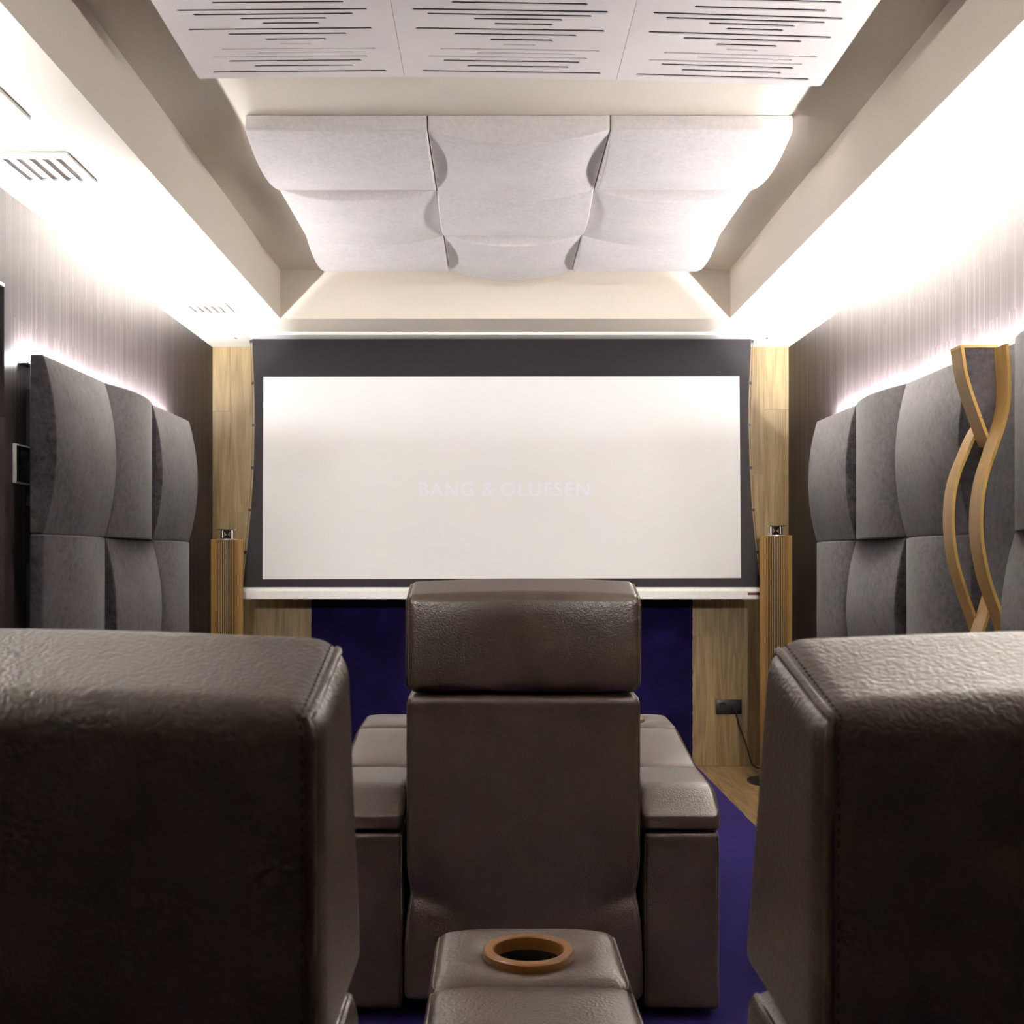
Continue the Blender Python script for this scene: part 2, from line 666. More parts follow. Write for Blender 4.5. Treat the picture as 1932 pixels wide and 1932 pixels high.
# ceiling: plasterboard soffit ring with a raised tray
bm = bmesh.new()
box(bm, XL, XR, YF, YB, ZC, ZC + 0.1)
box(bm, XL, TX0, YF, YB, ZS, ZC)
box(bm, TX1, XR, YF, YB, ZS, ZC)
box(bm, TX0, TX1, TY1, YB, ZS, ZC)
box(bm, TX0, TX1, YF, TY0, ZS, ZC)
tag(obj('ceiling', bm, M['ceiling'], smooth=0), kind='structure')

# ------------------------------------------------------------------ carpet strip: along the floor and up the back wall
CX0, CX1 = -1.04, 1.157
bm = bmesh.new()
nx, ny = 30, 110
random.seed(3)
grid = []
for j in range(ny + 1):
    r_ = []
    for i in range(nx + 1):
        xx = CX0 + (CX1 - CX0) * i / nx
        yy = -1.0 + (YB - 0.012 + 1.0) * j / ny
        e = random.uniform(-0.0015, 0.0015) if i in (0, nx) else 0
        r_.append(bm.verts.new((xx + e, yy, 0.008 + (random.uniform(-.0006, .0006)))))
    grid.append(r_)
for j in range(ny):
    for i in range(nx):
        bm.faces.new((grid[j][i], grid[j][i + 1], grid[j + 1][i + 1], grid[j + 1][i]))
for i0 in (0, nx):
    lo = [bm.verts.new((g[i0].co.x, g[i0].co.y, 0.0005)) for g in grid]
    for j in range(ny):
        bm.faces.new((grid[j][i0], grid[j + 1][i0], lo[j + 1], lo[j]))
tag(obj('carpet', bm, M['carpet'], None, 40), 'deep blue pile carpet strip on the floor running under the chairs to the screen wall', 'carpet')
bm = bmesh.new()
zs = [0.0005 + 2.3 * k / 120 for k in range(121)]
L, R, L2, R2 = [], [], [], []
for z in zs:
    a, b = wx(588) + random.uniform(-.002, .002), wx(1306) + random.uniform(-.002, .002)
    L.append(bm.verts.new((a, YB - 0.010, z)))
    R.append(bm.verts.new((b, YB - 0.010, z)))
    L2.append(bm.verts.new((a, YB - 0.0005, z)))
    R2.append(bm.verts.new((b, YB - 0.0005, z)))
for k in range(120):
    bm.faces.new((L[k], R[k], R[k + 1], L[k + 1]))
    bm.faces.new((L[k], L[k + 1], L2[k + 1], L2[k]))
    bm.faces.new((R[k], R2[k], R2[k + 1], R[k + 1]))
bm.faces.new((L[-1], R[-1], R2[-1], L2[-1]))
tag(obj('wall_carpet', bm, M['carpet'], None, 0), 'near black navy carpet panel covering the middle of the wall below the screen', 'wall covering')


# ------------------------------------------------------------------ curved acoustic panels
def pillow_panel(w, h, curve, t0, bulge, n=22, r=0.007):
    """local: u along x, v along y, thickness along +z. curve 'u' / 'v' = the direction in which the front is arched, '' = flat"""
    bm = bmesh.new()
    top = {}
    nu = n if curve == 'u' else 1
    nv = n if curve == 'v' else 1

    def H(u, v):
        c = u if curve == 'u' else (v if curve == 'v' else 0.5)
        return t0 + bulge * (1 - (2 * c) ** 2)
    bot = {}
    for i in range(nu + 1):
        for j in range(nv + 1):
            u, v = i / nu - .5, j / nv - .5
            top[i, j] = bm.verts.new((u * w, v * h, H(u, v)))
            bot[i, j] = bm.verts.new((u * w, v * h, 0))
    for i in range(nu):
        for j in range(nv):
            bm.faces.new((top[i, j], top[i + 1, j], top[i + 1, j + 1], top[i, j + 1]))
            bm.faces.new((bot[i, j], bot[i, j + 1], bot[i + 1, j + 1], bot[i + 1, j]))
    for i in range(nu):
        for j, s in ((0, 1), (nv, -1)):
            bm.faces.new((bot[i, j], bot[i + 1, j], top[i + 1, j], top[i, j]))
    for j in range(nv):
        for i in (0, nu):
            bm.faces.new((bot[i, j], bot[i, j + 1], top[i, j + 1], top[i, j]))
    bmesh.ops.recalc_face_normals(bm, faces=bm.faces)
    ed = [e for e in bm.edges if len(e.link_faces) == 2 and e.calc_face_angle() > math.radians(50)]
    bmesh.ops.bevel(bm, geom=ed, offset=r, segments=3, profile=0.5, affect='EDGES')
    return bm


PITCH = 0.6
B_, T_ = 0.045, 0.045
MAT_L = Matrix(((0, 0, 1), (-1, 0, 0), (0, 1, 0))).transposed()
# left wall: local x -> +y world, local y -> +z world, local z -> +x world


def wall_panel(side, yc, zc, w, curve, xback, xwall, label, group, t0=T_, bulge=B_, h=0.598):
    g = thing('acoustic_panel', label, 'acoustic panel', (xback, yc, zc), group)
    bm = pillow_panel(w, h, curve, t0, bulge)
    for v in bm.verts:
        x, y, z = v.co
        v.co = (z, x, y) if side == 'L' else (-z, x, y)
    obj('padded_front', bm, M['suede'], g, 50)
    bm = bmesh.new()
    dx = xwall - xback
    a, b = sorted((0.0, dx))
    box(bm, a + 0.0003, b - 0.0003, -w * 0.3, w * 0.3, -0.2, 0.2)
    obj('mounting_block', bm, M['blackplastic'], g, 0)
    return g


ZT, ROWS = 1.868, ['top row', 'middle row', 'bottom row']
Y0L = 3.737
PXL = -1.545
COLS_L = ['nearest the camera', 'second along the wall', 'nearest the screen']
for r in range(3):
    for c in range(3):
        cur = 'v' if (r + c) % 2 == 0 else 'u'
        wall_panel('L', Y0L + 0.599 * (c + .5), ZT - PITCH * (r + .5), 0.598, cur, PXL, XL,
                   'charcoal suede arched panel on the left wall, %s, %s' % (ROWS[r], COLS_L[c]), 'charcoal panels on the left wall')
PXR = 1.648
COLS_R = ['first from the screen', 'second from the screen', 'third, beside the wooden wave']
Y1R = 5.55
for r in range(3):
    for c in range(3):
        cur = 'v' if (r + c) % 2 == 0 else 'u'
        wall_panel('R', Y1R - PITCH * (c + .5), ZT - PITCH * (r + .5), 0.598, cur, PXR, XR,
                   'charcoal suede panel on right wall, %s, %s' % (ROWS[r], COLS_R[c]), 'charcoal panels on the right wall')
# flat filler behind the wooden wave
g = thing('fabric_panel', 'flat narrow dark suede panel directly behind the wooden wave', 'acoustic panel', (1.656, 3.598, ZT - 0.9))
bm = pillow_panel(0.29, 1.79, '', 0.022, 0)
for v in bm.verts:
    x, y, z = v.co
    v.co = (-z, x, y)
obj('padded_front', bm, M['suede'], g, 50)
bm = bmesh.new()
box(bm, 0.0003, XR - 1.656 - 0.0003, -.1, .1, -.7, .7)
obj('mounting_block', bm, M['blackplastic'], g, 0)
Y2R = 3.447
for r in range(3):
    for c in range(4):
        cur = 'u' if (r + c) % 2 == 0 else 'v'
        wall_panel('R', Y2R - PITCH * (c + .5), ZT - PITCH * (r + .5), 0.598, cur, PXR, XR,
                   'charcoal suede panel on right wall, %s, %s camera side of the wave' % (ROWS[r], ['first', 'second', 'third', 'fourth'][c]),
                   'charcoal panels on the right wall')

for r in range(3):
    for c in range(3):
        cur = 'u' if (r + c) % 2 == 0 else 'v'
        wall_panel('L', 2.40 - PITCH * (c + .5), ZT - PITCH * (r + .5), 0.598, cur, PXL, XL,
                   'charcoal suede panel on left wall, %s, %s camera side of the door' % (ROWS[r], ['first', 'second', 'third'][c]), 'charcoal panels on the left wall')

# ceiling panels
XC0, YC0 = -0.8168, 3.68
CP = 0.6016
CN = ['left', 'middle', 'right']
RN = ['front row nearest the camera', 'middle row', 'far row nearest the screen']
for r in range(3):
    for c in range(3):
        cur = 'v' if (r + c) % 2 == 0 else 'u'
        o = pillow_panel(CP - 0.003, CP - 0.003, cur, 0.051, 0.046, r=0.006)
        for v in o.verts:
            x, y, z = v.co
            v.co = (x, y, -z)
        tag(obj('ceiling_acoustic_panel', o, M['felt'], None, 50),
            'pale felt arched ceiling panel, %s, %s' % (CN[c], RN[r]), 'acoustic panel', 'pale ceiling panels in a three by three grid').location = \
            (XC0 + CP * (c + .5), YC0 + CP * (r + .5), ZC - 0.0003)

# ------------------------------------------------------------------ LED strips behind the top panels
def led(name, side, y0, y1, mat, label):
    w, e = 0.0015, 0.0005
    xw, sg = (XL, 1) if side == 'L' else (XR, -1)
    g = thing(name, label, 'light strip', (xw, (y0 + y1) / 2, 1.83), 'light strips behind the wall panels')

    def bx(bm, a, b, z0, z1):
        p, q = sorted((xw + sg * a, xw + sg * b))
        box(bm, p, q, y0, y1, z0, z1)
    bm = bmesh.new()
    dv = 1.8600 if side == 'L' else 1.8580
    bx(bm, e, 0.036, 1.846, 1.850)
    bx(bm, 0.002, 0.002 + w, 1.850, 1.852)
    bx(bm, 0.0140, 0.0140 + w, 1.850, dv)
    bx(bm, 0.036 - w, 0.036, 1.850, 1.858)
    obj('channel', bm, M['alu'], g, 0, g.location)
    bm = bmesh.new()
    bx(bm, 0.0040, 0.0138, 1.8502, 1.8520)
    obj('light_row', bm, mat, g, 0, g.location)
    bm = bmesh.new()
    cx = 0.0265
    poly = [(xw + sg * cx + 0.0062 * math.cos(math.radians(a)), 1.8645 + 0.0062 * math.sin(math.radians(a))) for a in range(-15, 196, 15)]
    poly += [(xw + sg * cx - 0.0055, 1.8505), (xw + sg * cx + 0.0055, 1.8505)]
    prism(bm, poly, y0, y1, 'y')
    obj('light_diffuser', bm, M['ledround'], g, 0, g.location)
    return g


led('led_strip', 'L', 3.79, 5.50, M['ledl'], 'glowing light strip behind the top of the left wall panels')
led('led_strip', 'R', 3.76, 5.52, M['ledr'], 'glowing light strip behind the right wall panels between wave and screen')
led('led_strip', 'R', 1.07, 3.72, M['ledr'], 'glowing light strip behind the right wall panels camera side of the wave')
led('led_strip', 'L', 0.62, 2.38, M['ledn'], 'glowing light strip behind the left wall panels camera side of the door')

# ------------------------------------------------------------------ slotted gloss ceiling panels
SL = [  # row pixel y, start px, end px on the left panel (x 2), thin?
    (272, 802, 1463, 0), (251, 957, 1340, 0), (232, 862, 1372, 0), (216, 802, 1393, 1), (201, 975, 1342, 1), (187, 835, 1428, 1),
    (169, 1060, 1182, 1), (151, 1003, 1243, 0), (131, 860, 1323, 0), (112, 708, 1422, 0), (91, 993, 1220, 0), (73, 908, 1250, 0),
    (57, 727, 1355, 0), (40, 663, 1411, 0), (12, 800, 1323, 0)]
HH = 1.360
slots = []
for y2, a2, b2, thin in SL:
    py = y2 / 2
    le = 375 - (148 - py) * 0.62
    re_ = 763 - (148 - py) * 0.085
    dd = HH * F / (VY - py)
    slots.append((3.17 - dd, (a2 / 2 - le) / (re_ - le), (b2 / 2 - le) / (re_ - le), 0.0040 if thin else 0.0064))
slots += [(0.47, .12, .85, .0056), (0.495, .3, .7, .0056), (0.52, .2, .8, .0056), (0.545, .38, .62, .0056), (0.57, .15, .85, .0056)]
slots.sort()
YS0, YS1 = 2.57, 3.17
edges_x = [(-0.832, 2.5427), (-0.25, 2.548), (0.349, 2.539), (0.928, 2.522)]
for c in range(3):
    (xa, za), (xb, zb) = edges_x[c], edges_x[c + 1]
    xa += 0.0005
    xb -= 0.0005
    g = thing('slotted_ceiling_panel', 'glossy white slotted panel hung under the ceiling tray, %s one of three' % CN[c], 'acoustic panel',
              ((xa + xb) / 2, (YS0 + YS1) / 2, 2.56), 'glossy slotted ceiling panels')
    bm = bmesh.new()

    def zb_(x):
        return za + (zb - za) * (x - xa) / (xb - xa)

    def slab(u0, u1, v0, v1, th=0.003, lift=0.0):
        x0, x1 = xa + (xb - xa) * u0, xa + (xb - xa) * u1
        fs = box(bm, x0, x1, YS1 - v1, YS1 - v0, 0, th)
        for v in {v for f in fs for v in f.verts}:
            v.co.z += zb_(v.co.x) + lift
    v = 0.0
    for s, u0, u1, hw in slots:
        slab(0, 1, v, s - hw)
        slab(0, u0, s - hw, s + hw)
        slab(u1, 1, s - hw, s + hw)
        # rounded slot ends
        for uc, sg in ((u0, 1), (u1, -1)):
            xx = xa + (xb - xa) * uc
            zz = zb_(xx)
            for q in (1, -1):
                tri = [(xx, YS1 - s - q * hw), (xx + sg * hw * 0.9, YS1 - s - q * hw), (xx, YS1 - s - q * hw * 0.1)]
                prism(bm, tri, zz, zz + 0.003, 'z')
        v = s + hw
    slab(0, 1, v, YS1 - YS0)
    for rim in ((0, 0.012, 0, YS1 - YS0), (0.988, 1, 0, YS1 - YS0), (0.012, 0.988, 0, 0.008), (0.012, 0.988, YS1 - YS0 - 0.008, YS1 - YS0)):
        slab(*rim, 0.018, 0.0031)
    obj('slotted_face', bm, M['gloss'], g, 0, g.location)
    bm = bmesh.new()
    slab(0.02, 0.98, 0.012, YS1 - YS0 - 0.012, 0.018, 0.0032)
    obj('backing', bm, M['slotdark'], g, 0, g.location)
    for u in (0.2, 0.8):
        for yy in (2.68, 3.06):
            bm = bmesh.new()
            xx = xa + (xb - xa) * u
            box(bm, xx - 0.02, xx + 0.02, yy - 0.02, yy + 0.02, zb_(xx) + 0.0215, ZC - 0.0003)
            obj('ceiling_spacer', bm, M['white'], g, 0, g.location)


# ------------------------------------------------------------------ ceiling vents on the left soffit
def vent(y0, y1, x0, x1, label, slats=True):
    z = ZS
    g = thing('ceiling_vent', label, 'air vent', ((x0 + x1) / 2, (y0 + y1) / 2, z), 'square vents along the left soffit')
    fw = 0.028
    bm = bmesh.new()
    for a in ((x0, x1, y0, y0 + fw), (x0, x1, y1 - fw, y1), (x0, x0 + fw, y0 + fw, y1 - fw), (x1 - fw, x1, y0 + fw, y1 - fw)):
        box(bm, *a, z - 0.010, z - 0.0003)
    obj('frame', bm, M['white'], g, 0, g.location)
    if slats:
        bm = bmesh.new()
        box(bm, x0 + fw, x1 - fw, y0 + fw, y1 - fw, z - 0.0016, z - 0.0006)
        obj('backing', bm, M['greypaint'], g, 0, g.location)
        k = 5
        for i in range(k):
            xx = x0 + fw + (x1 - x0 - 2 * fw) * (i + .5) / k
            bm = bmesh.new()
            prism(bm, [(xx - 0.010, z - 0.002), (xx - 0.007, z - 0.002), (xx + 0.006, z - 0.014), (xx + 0.003, z - 0.014)], y0 + fw, y1 - fw, 'y')
            obj('slat', bm, M['white'], g, 0, g.location)
    else:
        bm = bmesh.new()
        box(bm, x0 + fw, x1 - fw, y0 + fw, y1 - fw, z - 0.006, z - 0.0006)
        obj('flat_panel', bm, M['paleglass'], g, 0, g.location)
    return g


vent(3.345, 3.60, -1.525, -1.27, 'white slatted ceiling vent on the left soffit, middle one above the near panels')
vent(5.30, 5.53, -1.50, -1.27, 'white ceiling vent at the far end of the left soffit near the screen')
vent(2.70, 3.08, -1.55, -1.27, 'white framed flat ceiling hatch at the left picture edge', slats=False)
for px in (445, 1447):
    bm = bmesh.new()
    lathe(bm, [(0.006, ZS - 0.003), (0.009, ZS - 0.0003)], (px - VX) * 6.15 / F, 6.15, 12)
    tag(obj('ceiling_sensor', bm, M['blackplastic'], None, 40), 'tiny dark ceiling sensor dot beside the %s end of the screen casing' % ('left' if px < 900 else 'right'), 'sensor')

# ------------------------------------------------------------------ projection screen
DS = 6.10


def sx(px):
    return (px - VX) * DS / F


def sz(py):
    return EYE - (py - VY) * DS / F


S = thing('projection_screen', 'wide tensioned projection screen with black borders hanging before the oak wall', 'projection screen', (0.05, DS, 0.97))
bm = bmesh.new()
box(bm, sx(474), sx(1421), 5.985, 6.14, ZS - 0.016, ZS - 0.0003)
obj('casing', bm, M['white'], S, 0, S.location)
LE = [(475.5, 637), (479, 720), (480.3, 790), (478.5, 880), (475, 940), (470, 1000), (464.5, 1050), (458, 1110)]
RE = [(1417.5, 637), (1413, 740), (1412.3, 800), (1415, 890), (1418.5, 954), (1425, 1025), (1430, 1065), (1436, 1110)]


def interp(T, y):
    for (x0, y0), (x1, y1) in zip(T[:-1], T[1:]):
        if y <= y1:
            return x0 + (x1 - x0) * (y - y0) / (y1 - y0)
    return T[-1][0]


LEs = [(p.x, p.y) for p in spline([(a, b, 0) for a, b in LE])]
REs = [(p.x, p.y) for p in spline([(a, b, 0) for a, b in RE])]
bm = bmesh.new()
ys = [637 + (1110 - 637) * k / 48 for k in range(49)]
poly = [(sx(interp(LEs, y)), sz(y)) for y in ys] + [(sx(interp(REs, y)), sz(y)) for y in ys[::-1]]
F0 = [[bm.verts.new((sx(interp(T, y)), d_, sz(y))) for T in (LEs, REs)] for y in ys for d_ in (DS,)]
F1 = [[bm.verts.new((sx(interp(T, y)), d_, sz(y))) for T in (LEs, REs)] for y in ys for d_ in (DS + 0.002,)]
for k in range(48):
    bm.faces.new((F0[k][0], F0[k][1], F0[k + 1][1], F0[k + 1][0]))
    bm.faces.new((F1[k][0], F1[k + 1][0], F1[k + 1][1], F1[k][1]))
    for s in (0, 1):
        bm.faces.new((F0[k][s], F0[k + 1][s], F1[k + 1][s], F1[k][s]))
fab = obj('black_border_cloth', bm, M['screenblack'], S, 0, S.location)
bm = bmesh.new()
p = [(sx(497), sz(711)), (sx(1395), sz(710)), (sx(1398), sz(1090.5)), (sx(495.5), sz(1093))]
prism(bm, p, DS - 0.0012, DS - 0.0002, 'y')
obj('white_viewing_surface', bm, M['screenwhite'], S, 0, S.location)
# projected lettering: its light is put into the flat letters' pale colour
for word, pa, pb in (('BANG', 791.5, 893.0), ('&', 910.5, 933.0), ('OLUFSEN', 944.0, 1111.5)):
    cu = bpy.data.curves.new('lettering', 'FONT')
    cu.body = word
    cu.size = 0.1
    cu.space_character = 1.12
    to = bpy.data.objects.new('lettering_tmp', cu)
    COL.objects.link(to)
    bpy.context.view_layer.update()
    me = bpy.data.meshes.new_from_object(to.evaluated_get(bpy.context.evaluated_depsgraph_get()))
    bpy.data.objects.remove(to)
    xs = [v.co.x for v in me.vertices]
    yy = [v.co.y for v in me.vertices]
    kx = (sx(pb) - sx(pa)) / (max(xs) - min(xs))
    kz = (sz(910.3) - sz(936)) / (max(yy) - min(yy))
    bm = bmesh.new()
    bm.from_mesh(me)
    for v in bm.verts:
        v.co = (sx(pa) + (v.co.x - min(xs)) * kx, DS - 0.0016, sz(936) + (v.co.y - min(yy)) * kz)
    tag(obj('lettering', bm, M['screentext'], S, 0, S.location), 'faint pale lavender capital lettering, projected light painted as colour')
# bottom bar
bm = bmesh.new()
prism(bm, [(6.075, 0.969), (6.125, 0.969), (6.125, 1.031), (6.098, 1.031), (6.088, 1.030), (6.075, 1.010)], sx(455.5), sx(1438), 'x')
obj('bottom_bar', bm, M['white'], S, 0, S.location)
bm = bmesh.new()
box(bm, sx(1409), sx(1436), 6.0738, 6.0752, sz(1122.5), sz(1117.5))
lb = obj('red_end_label', bm, M['redlabel'], S, 0, S.location)
# tension tabs and cords
for T, sg in ((LEs, -1), (REs, 1)):
    tabs = [644, 723, 802.5, 882.6, 962.5, 1042]
    cord = []
    for y in tabs:
        xx = sx(interp(T, y))
        w = 0.0135
        bm = bmesh.new()
        box(bm, *sorted((xx - sg * 0.004, xx + sg * w)), DS - 0.003, DS + 0.003, sz(y) - 0.008, sz(y) + 0.008)
        obj('tension_tab', bm, M['blackplastic'], S, 0, S.location)
        cord.append((xx + sg * 0.0095, DS, sz(y)))
    xx = sx(interp(T, 1109))
    cord.append((xx + sg * 0.004, DS, 1.032))
    bm = bmesh.new()
    tube(bm, cord, 0.0012, 6)
    obj('tension_cord', bm, M['blackplastic'], S, 40, S.location)


# ------------------------------------------------------------------ column loudspeakers
def column_speaker(x, y, ztop, label):
    g = thing('column_speaker', label, 'loudspeaker', (x, y, 0), 'slatted column loudspeakers')
    R_ = 0.083
    bm = bmesh.new()
    lathe(bm, [(0.15, 0.0005), (0.152, 0.004), (0.150, 0.010), (0.05, 0.016), (0.028, 0.03), (0.028, 0.07)], 0, 0, 48)
    obj('base', bm, M['blackplastic'], g, 40)
    bm = bmesh.new()
    lathe(bm, [(0.055, 0.06), (0.0788, 0.08), (0.0788, ztop - 0.006), (0.055, ztop - 0.003)], 0, 0, 40)
    obj('core', bm, M['blackplastic'], g, 40)
    bm = bmesh.new()
    ns = 54
    for k in range(ns):
        a = 2 * math.pi * (k + .5) / ns
        c_, s_ = math.cos(a), math.sin(a)
        w = 0.0013
        for f in [1]:
            vs = []
            for rr in (0.0785, R_):
                for ww in (-w, w):
                    for z in (0.075, ztop):
                        vs.append(bm.verts.new((rr * c_ - ww * s_, rr * s_ + ww * c_, z)))
            for q in ((0, 1, 3, 2), (4, 6, 7, 5), (0, 4, 5, 1), (2, 3, 7, 6), (0, 2, 6, 4), (1, 5, 7, 3)):
                bm.faces.new([vs[i] for i in q])
    obj('slat_cover', bm, M['slatwood'], g, 0)
    bm = bmesh.new()
    lathe(bm, [(0.0555, ztop - 0.003), (0.0555, ztop + 0.001), (0.034, ztop + 0.0025)], 0, 0, 40)
    obj('top_ring', bm, M['alu'], g, 40)
    # acoustic lens
    bm = bmesh.new()
    H0, H1 = ztop + 0.0027, ztop + 0.052
    prof = [(0.003, H0 + 0.021), (0.006, H0 + 0.026), (0.012, H0 + 0.034), (0.022, H0 + 0.041), (0.034, H0 + 0.0455), (0.052, H1 - 0.0035), (0.052, H1 - 0.001), (0.050, H1)]
    lathe(bm, prof, 0, 0, 40)
    obj('lens_disc', bm, M['chrome'], g, 40)
    bm = bmesh.new()
    lathe(bm, [(0.034, H0), (0.026, H0 + 0.004), (0.016, H0 + 0.010), (0.007, H0 + 0.017), (0.003, H0 + 0.0208)], 0, 0, 32)
    obj('lens_cone', bm, M['blackplastic'], g, 40)
    for s in (-1, 1):
        bm = bmesh.new()
        pts = []
        seg = 10
        for k in range(seg + 1):
            a = math.radians(-48 + 96 * k / seg)
            pts.append((a, 0.034 if True else 0))
        o_, i_ = [], []
        for a, rr in pts:
            ca, sa = math.cos(a), math.sin(a)
            o_.append((s * rr * ca, rr * sa))
            i_.append((s * (rr - 0.0025) * ca, (rr - 0.0025) * sa))
        prism(bm, o_ + i_[::-1], H0 + 0.0005, H0 + 0.0445, 'z')
        obj('lens_post', bm, M['chrome'], g, 40)
    return g


column_speaker(-1.411, 5.95, 1.290, 'slatted honey wood column loudspeaker in the left corner by the screen')
column_speaker(1.502, 5.95, 1.310, 'slatted honey wood column loudspeaker in the right corner by the screen')

# ------------------------------------------------------------------ wall outlet, plug cable, control panel
g = thing('wall_outlet', 'black double wall outlet on the oak planks right of the blue carpet', 'power outlet', P(1374, 1333, YB - 0.001))
bm = bmesh.new()
a, b = P(1349.5, 1347, YB), P(1399, 1319.5, YB)
bevbox(bm, a.x, b.x, YB - 0.011, YB - 0.0005, a.z, b.z, 0.002)
obj('cover_frame', bm, M['blackplastic'], g, 40, g.location)
cc = P(1363, 1333, YB)
bm = bmesh.new()
t_ = bmesh.new()
lathe(t_, [(0.026, 0), (0.026, 0.002), (0.019, 0.002), (0.018, 0.0008)], 0, 0, 28)
for v in t_.verts:
    v.co = (cc.x + v.co.x, YB - 0.0112 - v.co.z, cc.z + v.co.y)
merge(bm, t_)
obj('socket', bm, M['blackplastic'], g, 40, g.location)
cc = P(1387, 1333, YB)
bm = bmesh.new()
t_ = bmesh.new()
lathe(t_, [(0.026, 0), (0.026, 0.004), (0.024, 0.006), (0.003, 0.0065)], 0, 0, 28)
for v in t_.verts:
    v.co = (cc.x + v.co.x, YB - 0.0112 - v.co.z, cc.z + v.co.y)
merge(bm, t_)
obj('blanking_plate', bm, M['blackplastic'], g, 40, g.location)
bm = bmesh.new()
pts = [P(1387.5, 1334, YB - 0.024), P(1389, 1346, YB - 0.03), P(1394, 1366, YB - 0.03), P(1402, 1388, YB - 0.03), P(1408, 1405, YB - 0.035),
       P(1413, 1424, YB - 0.05), P(1418, 1440, YB - 0.07), P(1426, 1447.5, YB - 0.09), P(1436, 1450, YB - 0.12), (1.50, YB - 0.2, 0.006), (1.505, YB - 0.30, 0.020)]
tube(bm, spline(pts, 6), 0.0042, 8)
tag(obj('power_cable', bm, M['blackplastic'], None, 40), 'thin black cable hanging from the wall outlet down to the floor', 'cable')

g = thing('wall_control_panel', 'small white framed touch panel with black glass on the dark left wall', 'control panel', (XL, 3.80, 1.4))
bm = bmesh.new()
zt_, zb_2 = EYE + 219 * 3.74 / F, EYE + 144 * 3.74 / F
bevbox(bm, XL + 0.0005, XL + 0.012, 3.745, 3.945, zb_2, zt_, 0.002)
obj('frame', bm, M['white'], g, 40, g.location)
bm = bmesh.new()
box(bm, XL + 0.0122, XL + 0.0135, 3.752, 3.938, zb_2 + 0.006, zt_ - 0.006)
obj('glass', bm, M['blackglass'], g, 0, g.location)

# ------------------------------------------------------------------ wooden wave standing before the right wall
W = thing('wooden_wave_stand', 'tall stand of crossing wavy plywood ribbons before the right wall panels', 'wall decoration', (1.5, 3.53, 0))


def ribbon(name, pts, y0, y1, th=0.010, n=6):
    """bent plywood strip: pts = front edge (x, z), extruded from y0 to y1, th to the left of the curve"""
    c = [Vector((p[0], p[1], 0)) for p in pts]
    c = spline(c, n)
    off = []
    for i, p in enumerate(c):
        t = (c[min(i + 1, len(c) - 1)] - c[max(i - 1, 0)]).normalized()
        nrm = Vector((t.y, -t.x, 0))
        if nrm.x > 0:
            nrm = -nrm
        off.append(p + nrm * th)
    bm = bmesh.new()
    rings = []
    for p, q in zip(c, off):
        rings.append([bm.verts.new((p.x, y0, p.y)), bm.verts.new((q.x, y0, q.y)), bm.verts.new((q.x, y1, q.y)), bm.verts.new((p.x, y1, p.y))])
    for A, B in zip(rings[:-1], rings[1:]):
        for k in range(4):
            f = bm.faces.new((A[k], A[(k + 1) % 4], B[(k + 1) % 4], B[k]))
            f.material_index = 1 if k == 0 else 0
    bm.faces.new(rings[0])
    bm.faces.new(rings[-1][::-1])
    return obj(name, bm, [M['plyface'], M['plyedge']], W, 30, W.location)


def fr(pl, d):
    return [((x - VX) * d / F, EYE - (y - VY) * d / F) for x, y in pl]


yB0, yB1, yA0, yA1, yC0, yC1 = 3.452, 3.534, 3.536, 3.616, 3.618, 3.690
bpts = [(1903.5, 648), (1906.5, 690), (1908, 730), (1906, 765), (1897.5, 803), (1882, 849), (1866, 898), (1857.5, 945), (1855.5, 985),
        (1857, 1020), (1863, 1058), (1870.4, 1091), (1881.5, 1124), (1893, 1155), (1903, 1185), (1911, 1220), (1914, 1255), (1911, 1290), (1900, 1335),
        (1884, 1380), (1870, 1425), (1861, 1470), (1858, 1510), (1861, 1550), (1871, 1600), (1886, 1645), (1901, 1690), (1912, 1735), (1917, 1785)]
rb = fr(bpts, yB0)
rb = [p for p in rb if p[1] > 0.0] + [(1.597, 0.0005)]
ribbon('wave_ribbon', rb, yB0, yB1)
apts = [(1818.5, 651), (1822, 676), (1826, 702), (1837, 741), (1850.5, 779), (1862.5, 812), (1874, 838)]
ribbon('short_ribbon', fr(apts, yA0), yA0, yA1)
cpts = [(1860, 796), (1848, 814), (1836, 838), (1828, 858), (1817, 884), (1808, 914), (1803, 945), (1801.5, 980), (1802.6, 1005), (1806, 1037), (1812.5, 1070), (1821.8, 1101),
        (1831, 1130), (1843.5, 1164), (1853, 1195), (1859, 1230), (1860, 1260), (1856, 1300), (1846, 1345), (1832, 1390), (1819, 1435), (1811, 1480), (1808, 1520), (1811, 1560), (1820, 1610), (1833, 1655), (1845, 1700), (1851, 1745)]
rc = fr(cpts, yC0)
ribbon('wave_ribbon', [p for p in rc if p[1] > 0.002] + [(rc[-1][0] if rc[-1][1] > 0 else rc[-2][0], 0.0005)], yC0, yC1)
dpts = [(1880, 1122), (1872, 1150), (1862, 1181), (1851, 1215), (1843, 1250), (1840, 1285), (1845, 1320), (1857, 1360), (1872, 1400), (1884, 1430)]
ribbon('short_ribbon', fr(dpts, yA0), yA0, yA1)
